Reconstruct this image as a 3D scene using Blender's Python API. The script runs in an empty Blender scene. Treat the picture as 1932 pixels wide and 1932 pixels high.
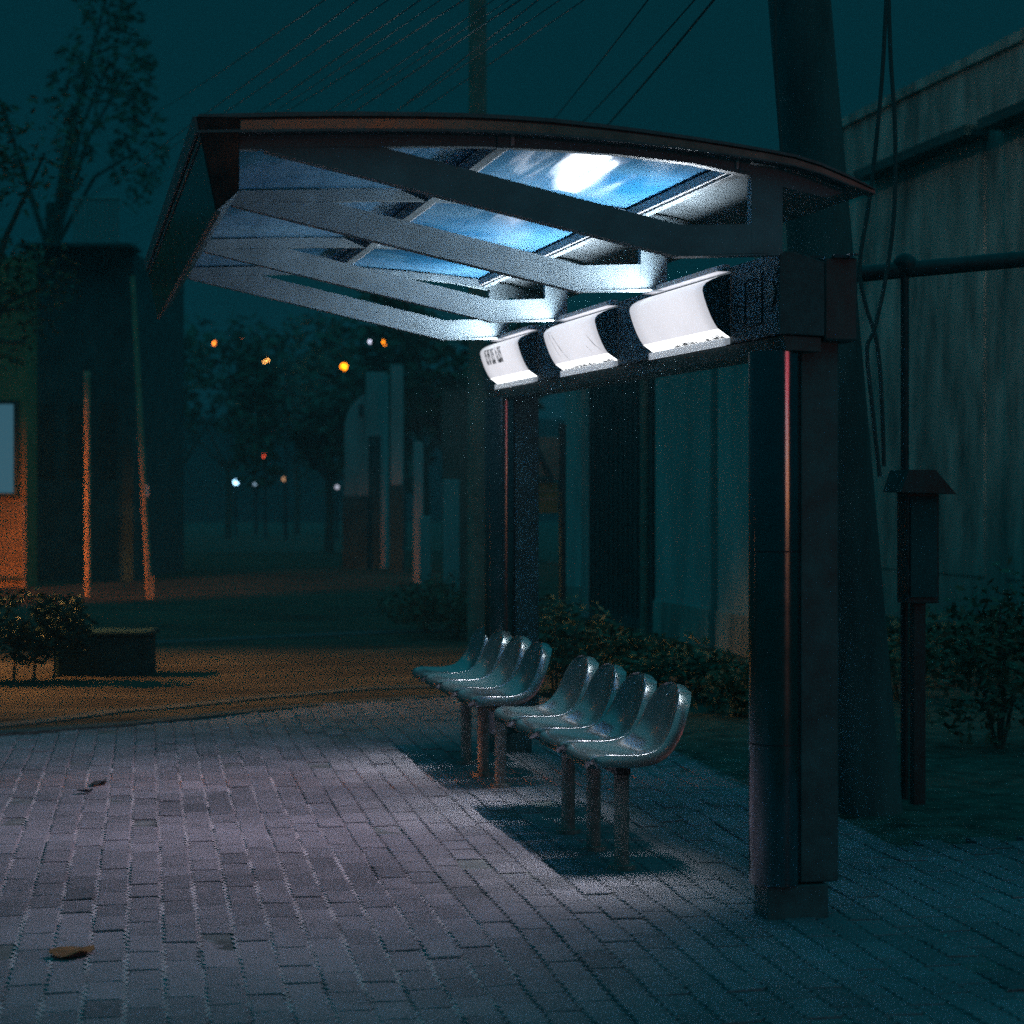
import bpy, bmesh, math, random
from mathutils import Vector, Matrix, noise
R = math.radians
S = bpy.context.scene
COL = S.collection
random.seed(7)

# ---------------------------------------------------------------- camera
CAM_H, FPX, TH = 1.5, 3880.0, math.atan(826 / 3880.0)
cd = bpy.data.cameras.new("camera")
cam = bpy.data.objects.new("camera", cd)
COL.objects.link(cam)
cam.location = (0, 0, CAM_H)
cam.rotation_euler = (R(90), 0, -TH)
cd.sensor_width = 36
cd.lens = 36 * FPX / 1932
cd.shift_y = -24 / 1932
cd.clip_end = 1500
cd.dof.use_dof = True
cd.dof.focus_distance = 8.6
cd.dof.aperture_fstop = 3.2
S.camera = cam

# ---------------------------------------------------------------- sky, exposure
w = bpy.data.worlds.new("World")
S.world = w
w.use_nodes = True
nt = w.node_tree
nt.nodes.clear()
out = nt.nodes.new("ShaderNodeOutputWorld")
bg = nt.nodes.new("ShaderNodeBackground")
tc = nt.nodes.new("ShaderNodeTexCoord")
sp = nt.nodes.new("ShaderNodeSeparateXYZ")
rp = nt.nodes.new("ShaderNodeValToRGB")          # night sky, brighter with city glow higher up
nt.links.new(tc.outputs["Generated"], sp.inputs[0])
nt.links.new(sp.outputs["Z"], rp.inputs[0])
e = rp.color_ramp.elements
e[0].position = 0.0;  e[0].color = (0.0009, 0.0190, 0.0270, 1)
e[1].position = 1.0;  e[1].color = (0.0060, 0.1400, 0.1800, 1)
k = e.new(0.27); k.color = (0.0010, 0.0235, 0.0330, 1)
k = e.new(0.42); k.color = (0.0055, 0.1270, 0.1660, 1)
nt.links.new(rp.outputs[0], bg.inputs[0])
bg.inputs[1].default_value = 1.0
nt.links.new(bg.outputs[0], out.inputs[0])

S.view_settings.view_transform = 'Standard'
S.view_settings.look = 'None'
S.view_settings.exposure = 0.0
S.view_settings.gamma = 1.0
S.cycles.use_denoising = False
S.cycles.use_light_tree = False
S.cycles.max_bounces = 6
S.cycles.sample_clamp_indirect = 2.0
S.cycles.sample_clamp_direct = 20.0
S.cycles.caustics_reflective = False
S.cycles.caustics_refractive = False

# ---------------------------------------------------------------- helpers
c_, s_ = math.cos(TH), math.sin(TH)
def at_depth(px, py, d):
    """world point seen at px,py (1932 px picture) at camera depth d"""
    u = (px - 966) / FPX * d
    return Vector((u * c_ + d * s_, -u * s_ + d * c_, CAM_H + (942 - py) / FPX * d))
def at_ground(px, py, z=0.0):
    d = (CAM_H - z) * FPX / (py - 942)
    p = at_depth(px, py, d); p.z = z
    return p
def at_Y(px, py, Y):
    u = (px - 966) / FPX
    X = Y * (s_ + c_ * u) / (c_ - s_ * u)
    d = X * s_ + Y * c_
    return Vector((X, Y, CAM_H + (942 - py) / FPX * d))

RISE = 0.0139        # the shelter's roof and beam climb a little along the platform

class MB:
    def __init__(s):
        s.v = []; s.f = []; s.m = []
    def add(s, vs, fs, mi=0):
        o = len(s.v)
        s.v += [tuple(v) for v in vs]
        s.f += [tuple(i + o for i in f) for f in fs]
        s.m += [mi] * len(fs)
    def box(s, a, b, mi=0, T=None):
        x0, y0, z0 = a; x1, y1, z1 = b
        vs = [Vector(p) for p in ((x0,y0,z0),(x1,y0,z0),(x1,y1,z0),(x0,y1,z0),(x0,y0,z1),(x1,y0,z1),(x1,y1,z1),(x0,y1,z1))]
        if T: vs = [T @ v for v in vs]
        s.add(vs, [(3,2,1,0),(4,5,6,7),(0,1,5,4),(1,2,6,5),(2,3,7,6),(3,0,4,7)], mi)
    def prism(s, poly, y0, y1, rise=0.0, ref=0.0, mi=0):
        """polygon of (x,z) extruded along Y"""
        n = len(poly)
        area = sum(poly[i][0]*poly[(i+1)%n][1]-poly[(i+1)%n][0]*poly[i][1] for i in range(n))
        if area < 0: poly = poly[::-1]
        vs = [(x, y0, z + rise*(y0-ref)) for x, z in poly] + [(x, y1, z + rise*(y1-ref)) for x, z in poly]
        fs = [tuple(range(n)), tuple(range(2*n-1, n-1, -1))]
        fs += [(i, i+n, (i+1)%n+n, (i+1)%n) for i in range(n)]
        s.add(vs, fs, mi)
    def tube(s, pts, r, n=10, mi=0, caps=True, r2=None):
        pts = [Vector(p) for p in pts]
        rings = []
        up = None
        for i, p in enumerate(pts):
            t = (pts[min(i+1, len(pts)-1)] - pts[max(i-1, 0)]).normalized()
            if up is None:
                up = Vector((0,0,1)) if abs(t.z) < .9 else Vector((1,0,0))
            a = t.cross(up)
            if a.length < 1e-4: a = t.cross(Vector((0,1,0)))
            a.normalize(); b = a.cross(t).normalized(); up = b
            rr = r if r2 is None else r + (r2 - r) * i / (len(pts)-1)
            rings.append([p + (a*math.cos(2*math.pi*k/n) + b*math.sin(2*math.pi*k/n))*rr for k in range(n)])
        vs = [v for g in rings for v in g]
        fs = []
        for i in range(len(pts)-1):
            for k in range(n):
                fs.append((i*n+k, i*n+(k+1)%n, (i+1)*n+(k+1)%n, (i+1)*n+k))
        if caps:
            fs.append(tuple(range(n-1,-1,-1))); fs.append(tuple((len(pts)-1)*n+k for k in range(n)))
        s.add(vs, fs, mi)
    def sphere(s, c, r, mi=0, nu=12, nv=8, sc=(1,1,1)):
        vs = []; fs = []
        for j in range(nv+1):
            ph = math.pi*j/nv
            for i in range(nu):
                t = 2*math.pi*i/nu
                vs.append((c[0]+r*sc[0]*math.sin(ph)*math.cos(t), c[1]+r*sc[1]*math.sin(ph)*math.sin(t), c[2]+r*sc[2]*math.cos(ph)))
        for j in range(nv):
            for i in range(nu):
                fs.append((j*nu+i, (j+1)*nu+i, (j+1)*nu+(i+1)%nu, j*nu+(i+1)%nu))
        s.add(vs, fs, mi)
    def build(s, name, mats, parent=None, smooth=0, bevel=0):
        me = bpy.data.meshes.new(name)
        me.from_pydata(s.v, [], s.f)
        if not isinstance(mats, (list, tuple)): mats = [mats]
        for m in mats: me.materials.append(m)
        if len(mats) > 1:
            me.polygons.foreach_set("material_index", s.m)
        if smooth:
            me.polygons.foreach_set("use_smooth", [True]*len(me.polygons))
            me.set_sharp_from_angle(angle=R(smooth))
        me.update()
        o = bpy.data.objects.new(name, me)
        COL.objects.link(o)
        if parent: o.parent = parent
        if bevel:
            b = o.modifiers.new("bevel", 'BEVEL'); b.width = bevel; b.segments = 2; b.limit_method = 'ANGLE'; b.angle_limit = R(40)
            b.harden_normals = False
        return o

def tag(o, label=None, cat=None, group=None, kind=None):
    if label: o["label"] = label
    if cat: o["category"] = cat
    if group: o["group"] = group
    if kind: o["kind"] = kind
    return o
def empty(name, loc=(0,0,0), rz=0):
    o = bpy.data.objects.new(name, None); COL.objects.link(o)
    o.location = loc; o.rotation_euler = (0,0,rz); o.empty_display_size = .2
    return o
def copy_tree(o, parent=None):
    c = o.copy(); COL.objects.link(c); c.parent = parent
    for ch in [x for x in o.children]: copy_tree(ch, c)
    return c

# ---------------------------------------------------------------- materials
def mat(name, col, rough=.6, metal=0.0, spec=.5, noise_s=None, amt=.25, bump=0.0, bump_s=80, coat=0, col2=None, stretch=None, aniso=0, detail=6, thr=None):
    m = bpy.data.materials.new(name); m.use_nodes = True
    t = m.node_tree; b = t.nodes["Principled BSDF"]
    b.inputs["Base Color"].default_value = (*col, 1)
    b.inputs["Roughness"].default_value = rough
    b.inputs["Metallic"].default_value = metal
    b.inputs["Specular IOR Level"].default_value = spec
    if coat: b.inputs["Coat Weight"].default_value = coat; b.inputs["Coat Roughness"].default_value = .08
    if aniso: b.inputs["Anisotropic"].default_value = aniso
    co = t.nodes.new("ShaderNodeTexCoord")
    mp = t.nodes.new("ShaderNodeMapping"); t.links.new(co.outputs["Object"], mp.inputs[0])
    if stretch: mp.inputs["Scale"].default_value = stretch
    if noise_s:
        n = t.nodes.new("ShaderNodeTexNoise"); n.inputs["Scale"].default_value = noise_s; n.inputs["Detail"].default_value = detail; n.inputs["Roughness"].default_value = .65
        t.links.new(mp.outputs[0], n.inputs[0])
        r = t.nodes.new("ShaderNodeValToRGB"); lo, hi = thr or (.3, .7)
        r.color_ramp.elements[0].position = lo; r.color_ramp.elements[1].position = hi
        c2 = col2 or tuple(x*(1-amt*1.6) for x in col)
        r.color_ramp.elements[0].color = (*c2, 1)
        r.color_ramp.elements[1].color = (*[min(1, x*(1+amt)) for x in col], 1)
        t.links.new(n.outputs[0], r.inputs[0]); t.links.new(r.outputs[0], b.inputs["Base Color"])
        mr = t.nodes.new("ShaderNodeMapRange"); mr.inputs[3].default_value = max(.02, rough-.12); mr.inputs[4].default_value = min(1, rough+.15)
        t.links.new(n.outputs[0], mr.inputs[0]); t.links.new(mr.outputs[0], b.inputs["Roughness"])
    if bump:
        n2 = t.nodes.new("ShaderNodeTexNoise"); n2.inputs["Scale"].default_value = bump_s; n2.inputs["Detail"].default_value = 5
        t.links.new(mp.outputs[0], n2.inputs[0])
        bp = t.nodes.new("ShaderNodeBump"); bp.inputs["Strength"].default_value = bump; bp.inputs["Distance"].default_value = .01
        t.links.new(n2.outputs[0], bp.inputs["Height"]); t.links.new(bp.outputs[0], b.inputs["Normal"])
    return m
def emis(name, col, st):
    m = bpy.data.materials.new(name); m.use_nodes = True
    b = m.node_tree.nodes["Principled BSDF"]
    b.inputs["Base Color"].default_value = (*[min(.8, c) for c in col], 1)
    b.inputs["Emission Color"].default_value = (*col, 1)
    b.inputs["Emission Strength"].default_value = st
    return m

M = {}
M['frame'] = mat('painted_steel', (.22,.29,.325), .42, 0, .5, 9, .16, .05, 260)
M['frame_dark'] = mat('dark_painted_steel', (.05,.11,.115), .38, 0, .5, 12, .3, .05, 200)
M['rim'] = mat('grooved_aluminium', (.16,.17,.18), .38, .15, .5, 14, .2, .03, 120)
M['fascia'] = mat('glossy_black_panel', (.018,.02,.022), .10, 0, .6, 5, .4, .10, 7)
M['white_metal'] = mat('white_enamel', (.78,.79,.82), .3, 0, .5, 30, .08)
M['beam'] = mat('grey_beam_paint', (.10,.14,.15), .55, 0, .4, 40, .22, .12, 400)
M['steel'] = mat('brushed_stainless', (.26,.29,.31), .12, 1, .5, 3, .15)
M['post'] = mat('dark_post_paint', (.07,.15,.155), .45, 0, .5, 10, .3, .06, 120)
M['seat'] = mat('glossy_grey_seat_shell', (.36,.39,.40), .24, .85, .6, 260, .18, .03, 420, coat=.6)
M['leg'] = mat('painted_tube', (.30,.27,.25), .5, 0, .4, 20, .3, .1, 140)
M['under'] = mat('dark_bracket_steel', (.05,.055,.06), .4, .3, .5, 20, .3)
M['concrete'] = mat('stained_shadowed_concrete', (.60,.58,.54), .85, 0, .2, 2.6, .22, .25, 30, col2=(.13,.14,.14), stretch=(1,1,.28))  # dark streaks carry stains and branch shadows, both put into the colour
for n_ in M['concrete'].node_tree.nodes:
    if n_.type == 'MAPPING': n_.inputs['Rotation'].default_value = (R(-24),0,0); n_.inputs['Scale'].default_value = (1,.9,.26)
M['concrete_pole'] = mat('pole_concrete', (.30,.27,.23), .8, 0, .3, 6, .25, .2, 60)
M['dark_pole'] = mat('dark_weathered_pole', (.08,.15,.15), .85, 0, .3, 3, .35, .4, 25, stretch=(1,1,.2))
M['paleplaster'] = mat('pale_plaster', (.55,.60,.60), .85, 0, .2, 1.4, .15, .15, 25, col2=(.30,.34,.34), stretch=(1,1,.3))
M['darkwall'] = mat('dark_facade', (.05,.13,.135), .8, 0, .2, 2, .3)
M['ochre'] = mat('ochre_plaster', (.42,.30,.15), .85, 0, .2, 3, .2)
M['iron'] = mat('iron', (.04,.085,.09), .5, .4, .5, 12, .3)
M['cable'] = mat('cable_rubber', (.05,.09,.09), .6)
M['cable_pale'] = mat('weathered_cable', (.30,.32,.32), .6)
M['soil'] = mat('soil', (.10,.13,.11), .95, 0, .03, 6, .4, .6, 18)
M['asphalt'] = mat('worn_road', (.115,.095,.07), .95, 0, .02, 1.6, .35, .3, 90, col2=(.045,.04,.035), stretch=(.35,1,1))
M['kerb'] = mat('kerb_concrete', (.10,.11,.11), .85, 0, .3, 9, .3, .3, 60)
M['litter'] = mat('brown_dry_leaf', (.30,.13,.05), .7, 0, .3, 30, .3)
M['grime'] = mat('dead_insects', (.01,.012,.012), .9)
M['ink'] = mat('stamp_ink', (.01,.05,.07), .9)
M['signred'] = mat('sign_face_paint', (.42,.26,.22), .6, 0, .3, 8, .2)
M['signochre'] = mat('sign_lower_face', (.30,.19,.09), .6, 0, .3, 8, .2)

def leafmat(name, a, b):
    m = mat(name, a, .55, 0, .4, 9, .3, col2=b)
    m.node_tree.nodes["Principled BSDF"].inputs["Subsurface Weight"].default_value = 0
    return m
M['leaf'] = leafmat('foliage', (.09,.16,.10), (.05,.10,.07))
M['leaf_b'] = leafmat('foliage_dry', (.17,.17,.10), (.07,.11,.07))
M['leaf_dark'] = leafmat('foliage_deep', (.012,.05,.035), (.008,.03,.02))
M['planter'] = mat('black_planter', (.02,.06,.06), .8, 0, .2, 6, .3)
M['bark'] = mat('bark', (.10,.13,.11), .9, 0, .2, 8, .3, .5, 30)

# translucent blue roof sheet
def roof_mat():
    m = bpy.data.materials.new('blue_polycarbonate'); m.use_nodes = True
    t = m.node_tree; b = t.nodes["Principled BSDF"]
    b.inputs["Base Color"].default_value = (.04,.24,.46,1)
    b.inputs["Roughness"].default_value = .12
    b.inputs["Specular IOR Level"].default_value = .9
    b.inputs["Coat Weight"].default_value = .3
    b.inputs["Coat Roughness"].default_value = .05
    co = t.nodes.new("ShaderNodeTexCoord"); mp = t.nodes.new("ShaderNodeMapping")
    t.links.new(co.outputs["Object"], mp.inputs[0])
    n = t.nodes.new("ShaderNodeTexNoise"); n.inputs["Scale"].default_value = 2.2; n.inputs["Detail"].default_value = 6; n.inputs["Distortion"].default_value = .6
    t.links.new(mp.outputs[0], n.inputs[0])
    r = t.nodes.new("ShaderNodeValToRGB")
    r.color_ramp.elements[0].position = .32; r.color_ramp.elements[1].position = .72
    r.color_ramp.elements[0].color = (.03,.22,.46,1); r.color_ramp.elements[1].color = (.15,.42,.66,1)
    t.links.new(n.outputs[0], r.inputs[0]); t.links.new(r.outputs[0], b.inputs["Base Color"])
    w1 = t.nodes.new("ShaderNodeTexNoise"); w1.inputs["Scale"].default_value = 1.6; w1.inputs["Detail"].default_value = .5
    mp2 = t.nodes.new("ShaderNodeMapping"); mp2.inputs["Scale"].default_value = (5.5,.5,1.0); t.links.new(co.outputs["Object"], mp2.inputs[0])
    t.links.new(mp2.outputs[0], w1.inputs[0])
    bp = t.nodes.new("ShaderNodeBump"); bp.inputs["Strength"].default_value = .5; bp.inputs["Distance"].default_value = .02
    t.links.new(w1.outputs[0], bp.inputs["Height"]); t.links.new(bp.outputs[0], b.inputs["Normal"]); t.links.new(bp.outputs[0], b.inputs["Coat Normal"])
    return m
M['roof'] = roof_mat()

LENS_L = 0.90
def lens_mat():
    m = emis('lit_opal_lens', (.94,.93,1.0), LENS_L)
    t = m.node_tree; b = t.nodes["Principled BSDF"]
    co = t.nodes.new("ShaderNodeTexCoord")
    n = t.nodes.new("ShaderNodeTexNoise"); n.inputs["Scale"].default_value = 3.0
    t.links.new(co.outputs["Object"], n.inputs[0])
    mr = t.nodes.new("ShaderNodeMapRange"); mr.inputs[3].default_value = LENS_L*.80; mr.inputs[4].default_value = LENS_L*1.12
    sx_ = t.nodes.new("ShaderNodeSeparateXYZ"); t.links.new(co.outputs["Generated"], sx_.inputs[0])
    rr = t.nodes.new("ShaderNodeValToRGB"); q = rr.color_ramp.elements
    q[0].position = 0; q[0].color = (.62,.62,.62,1); q[1].position = 1; q[1].color = (.66,.66,.66,1)
    a_ = q.new(.12); a_.color = (.95,.95,.95,1); a_ = q.new(.5); a_.color = (1,1,1,1); a_ = q.new(.86); a_.color = (.94,.94,.94,1)
    t.links.new(sx_.outputs["Y"], rr.inputs[0])
    mu = t.nodes.new("ShaderNodeMath"); mu.operation = 'MULTIPLY'
    t.links.new(n.outputs[0], mr.inputs[0]); t.links.new(mr.outputs[0], mu.inputs[0]); t.links.new(rr.outputs[0], mu.inputs[1])
    t.links.new(mu.outputs[0], b.inputs["Emission Strength"])
    return m
M['lens'] = lens_mat()
M['band'] = emis('lit_lens_foot', (.95,.97,1.0), 2.2)
M['lip'] = emis('emissive_lip', (.80,.88,1.0), .24)  # emission stands in for lamp light falling on the lip

# ---------------------------------------------------------------- ground
def sheet(name, poly, z, m, th=None):
    mb = MB()
    n = len(poly)
    if th is None:
        mb.add([(x, y, z) for x, y in poly], [tuple(range(n))])
    else:
        mb.add([(x, y, z-th) for x, y in poly] + [(x, y, z) for x, y in poly],
               [tuple(range(n, 2*n))] + [(i, (i+1)%n, (i+1)%n+n, i+n) for i in range(n)])
    o = mb.build(name, m)
    return tag(o, kind='structure')
g = sheet('ground', [(-110,-40),(110,-40),(110,170),(-110,170)], -0.12, M['soil'])

# paver field: interlocking blocks with zigzag long sides, in one sheet over a sand bed
PA = -R(1.9)                       # the rows run a touch off the shelter's line
W, Lb = .121, .242
far_edge = [at_ground(-60,1392), at_ground(250,1368), at_ground(520,1340), at_ground(800,1318), at_ground(1000,1310)]
def in_field(x, y):
    if x < -2.6 or x > 6.2 or y < 3.6: return False
    if x > 3.45 and y > 8.4: return False
    pts = [(p.x, p.y) for p in far_edge]
    if x <= pts[0][0]: return y < pts[0][1] + (x-pts[0][0])*.1
    if x >= pts[-1][0]: return y < pts[-1][1]
    for (x0,y0),(x1,y1) in zip(pts, pts[1:]):
        if x0 <= x <= x1: return y < y0+(y1-y0)*(x-x0)/(x1-x0)
    return True
def lift(x, y):
    n = noise.noise(Vector((x*.9, y*.9, 3.1)))*.018 + noise.noise(Vector((x*2.6, y*2.6, 8.1)))*.005
    return n
def pavers():
    vs = []; fs = []; tone = []
    ca, sa = math.cos(PA), math.sin(PA)
    zz = 8
    rnd = random.Random(3)
    for i in range(-50, 75):
        for j in range(8, 90):
            off = (Lb/2 if i % 2 else 0)
            cx, cy = i*W, j*Lb + off
            X, Y = cx*ca - cy*sa, cx*sa + cy*ca
            # the row rotation swings about the origin; keep the field where it belongs
            if not in_field(X, Y): continue
            g1, g2 = .0036 + rnd.random()*.002, .0010 + rnd.random()*.0012
            if rnd.random() < .16: g2 += .004+.004*rnd.random()
            hx, hy = W/2 - g1, Lb/2 - g2
            dz = rnd.gauss(0, .0016); tx, ty = rnd.gauss(0, .012), rnd.gauss(0, .007)
            if rnd.random() < .06: dz -= .005
            amp = .008
            ring = []
            for q in range(zz+1):
                yy = -hy + 2*hy*q/zz
                ring.append((hx + (amp if q % 2 else -amp), yy))
            for q in range(zz, -1, -1):
                yy = -hy + 2*hy*q/zz
                ring.append((-hx + (amp if q % 2 else -amp), yy))
            def world(lx, ly, z):
                ax, ay = cx+lx, cy+ly
                wx, wy = ax*ca-ay*sa, ax*sa+ay*ca
                return (wx, wy, z + dz + tx*lx + ty*ly + lift(wx, wy))
            o = len(vs); n = len(ring)
            for lx, ly in ring:
                vs.append(world(lx*.965, ly*.984, 0.0))
            for lx, ly in ring:
                vs.append(world(lx, ly, -.0025))
            for lx, ly in ring:
                vs.append(world(lx, ly, -.03))
            tt = .5 + rnd.gauss(0, .09) + .45*noise.noise(Vector((X*.8, Y*.8, 0)))
            pc = at_ground(345,1488); q = ((X-pc.x)/.42)**2+((Y-pc.y)/.17)**2
            tt += .55*math.exp(-q)*(.8+.6*noise.noise(Vector((X*5, Y*5, 2))))
            fs.append(tuple(o+k for k in range(n)))
            for k in range(n):
                k2 = (k+1) % n
                fs.append((o+n+k, o+n+k2, o+k2, o+k)); fs.append((o+2*n+k, o+2*n+k2, o+n+k2, o+n+k))
            tone += [max(0, min(1, tt))]*(3*n)
    me = bpy.data.meshes.new('paving_blocks'); me.from_pydata(vs, [], fs)
    at = me.attributes.new('tone', 'FLOAT', 'POINT'); at.data.foreach_set('value', tone)
    m = mat('paver_concrete', (.5,.5,.5), .72, 0, .35)
    t = m.node_tree; b = t.nodes["Principled BSDF"]
    a = t.nodes.new("ShaderNodeAttribute"); a.attribute_name = 'tone'
    co = t.nodes.new("ShaderNodeTexCoord")
    n1 = t.nodes.new("ShaderNodeTexNoise"); n1.inputs["Scale"].default_value = 300; n1.inputs["Detail"].default_value = 4
    n2 = t.nodes.new("ShaderNodeTexNoise"); n2.inputs["Scale"].default_value = 1.7; n2.inputs["Detail"].default_value = 8; n2.inputs["Roughness"].default_value = .7
    t.links.new(co.outputs["Object"], n1.inputs[0]); t.links.new(co.outputs["Object"], n2.inputs[0])
    r = t.nodes.new("ShaderNodeValToRGB")
    r.color_ramp.elements[0].color = (.085,.08,.09,1); r.color_ramp.elements[1].color = (.39,.34,.38,1)
    ad = t.nodes.new("ShaderNodeMath"); ad.operation = 'ADD'
    s1 = t.nodes.new("ShaderNodeMath"); s1.operation = 'MULTIPLY_ADD'; s1.inputs[1].default_value = 4.2; s1.inputs[2].default_value = -2.1
    s2 = t.nodes.new("ShaderNodeMath"); s2.operation = 'MULTIPLY_ADD'; s2.inputs[1].default_value = 1.3; s2.inputs[2].default_value = -.65
    t.links.new(n1.outputs[0], s1.inputs[0]); t.links.new(n2.outputs[0], s2.inputs[0])
    ad2 = t.nodes.new("ShaderNodeMath"); ad2.operation = 'ADD'
    t.links.new(s1.outputs[0], ad.inputs[0]); t.links.new(s2.outputs[0], ad.inputs[1])
    t.links.new(ad.outputs[0], ad2.inputs[0]); t.links.new(a.outputs["Fac"], ad2.inputs[1])
    t.links.new(ad2.outputs[0], r.inputs[0]); t.links.new(r.outputs[0], b.inputs["Base Color"])
    bp = t.nodes.new("ShaderNodeBump"); bp.inputs["Strength"].default_value = .5; bp.inputs["Distance"].default_value = .004
    t.links.new(n1.outputs[0], bp.inputs["Height"]); t.links.new(bp.outputs[0], b.inputs["Normal"])
    me.materials.append(m)
    o = bpy.data.objects.new('paving_blocks', me); COL.objects.link(o)
    tag(o, kind='structure')
    # dark bed, and pale sand standing in the long zigzag joints
    m2 = mat('joint_bed', (.20,.20,.20), .95, 0, .1, 9, .35)
    mb = MB(); nx, ny = 90, 110
    x0, x1, y0, y1 = -2.7, 6.3, 3.5, 16.2
    gvs = []
    for j in range(ny+1):
        for i in range(nx+1):
            x = x0+(x1-x0)*i/nx; y = y0+(y1-y0)*j/ny
            gvs.append((x, y, lift(x, y)-.006))
    gfs = []
    for j in range(ny):
        for i in range(nx):
            x = x0+(x1-x0)*(i+.5)/nx; y = y0+(y1-y0)*(j+.5)/ny
            if in_field(x, y): gfs.append((j*(nx+1)+i, j*(nx+1)+i+1, (j+1)*(nx+1)+i+1, (j+1)*(nx+1)+i))
    mb.add(gvs, gfs)
    tag(mb.build('sand_bed', m2, smooth=60), kind='structure')
    m3 = mat('joint_sand', (.52,.46,.48), .9, 0, .1, 3, .2, .5, 140, col2=(.20,.18,.19), thr=(.35,.55))
    mb = MB()
    for i in range(-50, 75):
        prev = None
        for j in range(8*8, 90*8):
            cx, cy = (i+.5)*W, j*Lb/8
            X, Y = cx*ca-cy*sa, cx*sa+cy*ca
            keep = noise.noise(Vector((X*.75, Y*.35, 5.0))) + (.28 if X < .3 else (-.10 if X < 1.4 else -.45)) + .35*noise.noise(Vector((X*6, Y*2.5, 1.0)))
            if not in_field(X, Y) or keep < 0: prev = None; continue
            z = lift(X, Y) - .0012 - .0035*(1-min(1, keep*3))
            wv = .0062
            l_ = ((cx-wv)*ca-cy*sa, (cx-wv)*sa+cy*ca, z); r_ = ((cx+wv)*ca-cy*sa, (cx+wv)*sa+cy*ca, z)
            zg = .008 if j % 2 else -.008
            l_ = (l_[0]+zg, l_[1], l_[2]); r_ = (r_[0]+zg, r_[1], r_[2])
            if prev: mb.add([prev[0], prev[1], r_, l_], [(0,1,2,3)])
            prev = (l_, r_)
    tag(mb.build('joint_sand', m3), kind='structure')
pavers()

# road beyond the pavement, with kerb, a dark strip and a far path
fe = [(p.x, p.y) for p in far_edge]
road_poly = [(-60, 11.4)] + [(-2.6, fe[0][1]-.28)] + [(x, y+.12) for x, y in fe] + [(9, fe[-1][1]+.2), (12, 60), (-60, 60)]
sheet('road', road_poly, -.05, M['asphalt'])
def strip(name, pxs, wd, z0, z1, m):
    mb = MB(); P = [at_ground(*p) for p in pxs]
    Q = []
    for a, b in zip(P, P[1:]):
        for k in range(8): Q.append(a.lerp(b, k/8))
    Q.append(P[-1])
    vs = []
    for i, p in enumerate(Q):
        t = (Q[min(i+1, len(Q)-1)]-Q[max(i-1, 0)]).normalized(); nrm = Vector((-t.y, t.x, 0))
        wv = wd*(1+.15*noise.noise(Vector((i*.3, 2, 0))))
        a, b = p - nrm*wv/2, p + nrm*wv/2
        vs += [(a.x,a.y,z0),(a.x,a.y,z1),(b.x,b.y,z1),(b.x,b.y,z0)]
    fs = []
    for i in range(len(Q)-1):
        for k in range(3): fs.append((i*4+k, i*4+k+1, i*4+4+k+1, i*4+4+k))
    fs += [(0,1,2,3), ((len(Q)-1)*4+3,(len(Q)-1)*4+2,(len(Q)-1)*4+1,(len(Q)-1)*4)]
    mb.add(vs, fs)
    return tag(mb.build(name, m), kind='structure')
strip('kerb', [(-90,1391),(250,1366),(520,1338),(800,1316),(1000,1308),(1400,1300)], .16, -.12, .012, M['kerb'])
strip('road_strip', [(-60,1362),(100,1346),(210,1331),(330,1322),(480,1306),(700,1288),(1000,1280)], .20, -.12, -.040, M['kerb'])
strip('road_edge', [(200,1208),(420,1198),(700,1186),(1000,1180)], .35, -.12, -.040, M['kerb'])

sheet('planting_bed', [(3.46,8.41),(30,8.41),(30,60),(12,60),(9,15.6),(3.46,15.3)], -.015, M['soil'], .09)
# ---------------------------------------------------------------- shelter
shelter = empty('bus_shelter', (2.47, 7.03, 0))
tag(shelter, "metal bus shelter with curved roof, lit blue underside and two round steel pillars", "bus shelter")
OFF = Vector((-2.47, -7.03, 0))
class SB(MB):                      # meshes written in world coordinates, kept relative to the shelter's base
    def build(s, name, mats, parent=None, smooth=0, bevel=0, root=shelter, off=OFF):
        s.v = [(x+off.x, y+off.y, z+off.z) for x, y, z in s.v]
        return MB.build(s, name, mats, parent or root, smooth, bevel)
def sec(px, py, Y=6.87):
    p = at_Y(px, py, Y); return (p.x, p.z)
Yn, Yf = 6.84, 11.62
RZ = 6.87
rim_top = [(372,221),(451,219),(530,217),(620,216),(700,216),(790,217),(880,219),(960,223),(1040,229),(1120,238),(1200,248),(1290,261),(1370,274),(1440,286),(1490,296),(1540,312),(1590,334),(1640,360)]
white_ln = [(372,256),(451,255),(530,254),(620,253),(700,253),(790,253),(880,254),(960,257),(1040,262),(1120,269),(1200,277),(1290,288),(1370,299),(1440,310),(1490,319),(1540,334),(1590,354),(1640,371)]
rt = [sec(*p) for p in rim_top]; wl = [sec(*p) for p in white_ln]
def zroof(x):                      # underside of the sheets
    for (x0, z0), (x1, z1) in zip(wl, wl[1:]):
        if x0 <= x <= x1: return z0+(z1-z0)*(x-x0)/(x1-x0)
    return wl[-1][1] if x > wl[-1][0] else wl[0][1]
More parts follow.
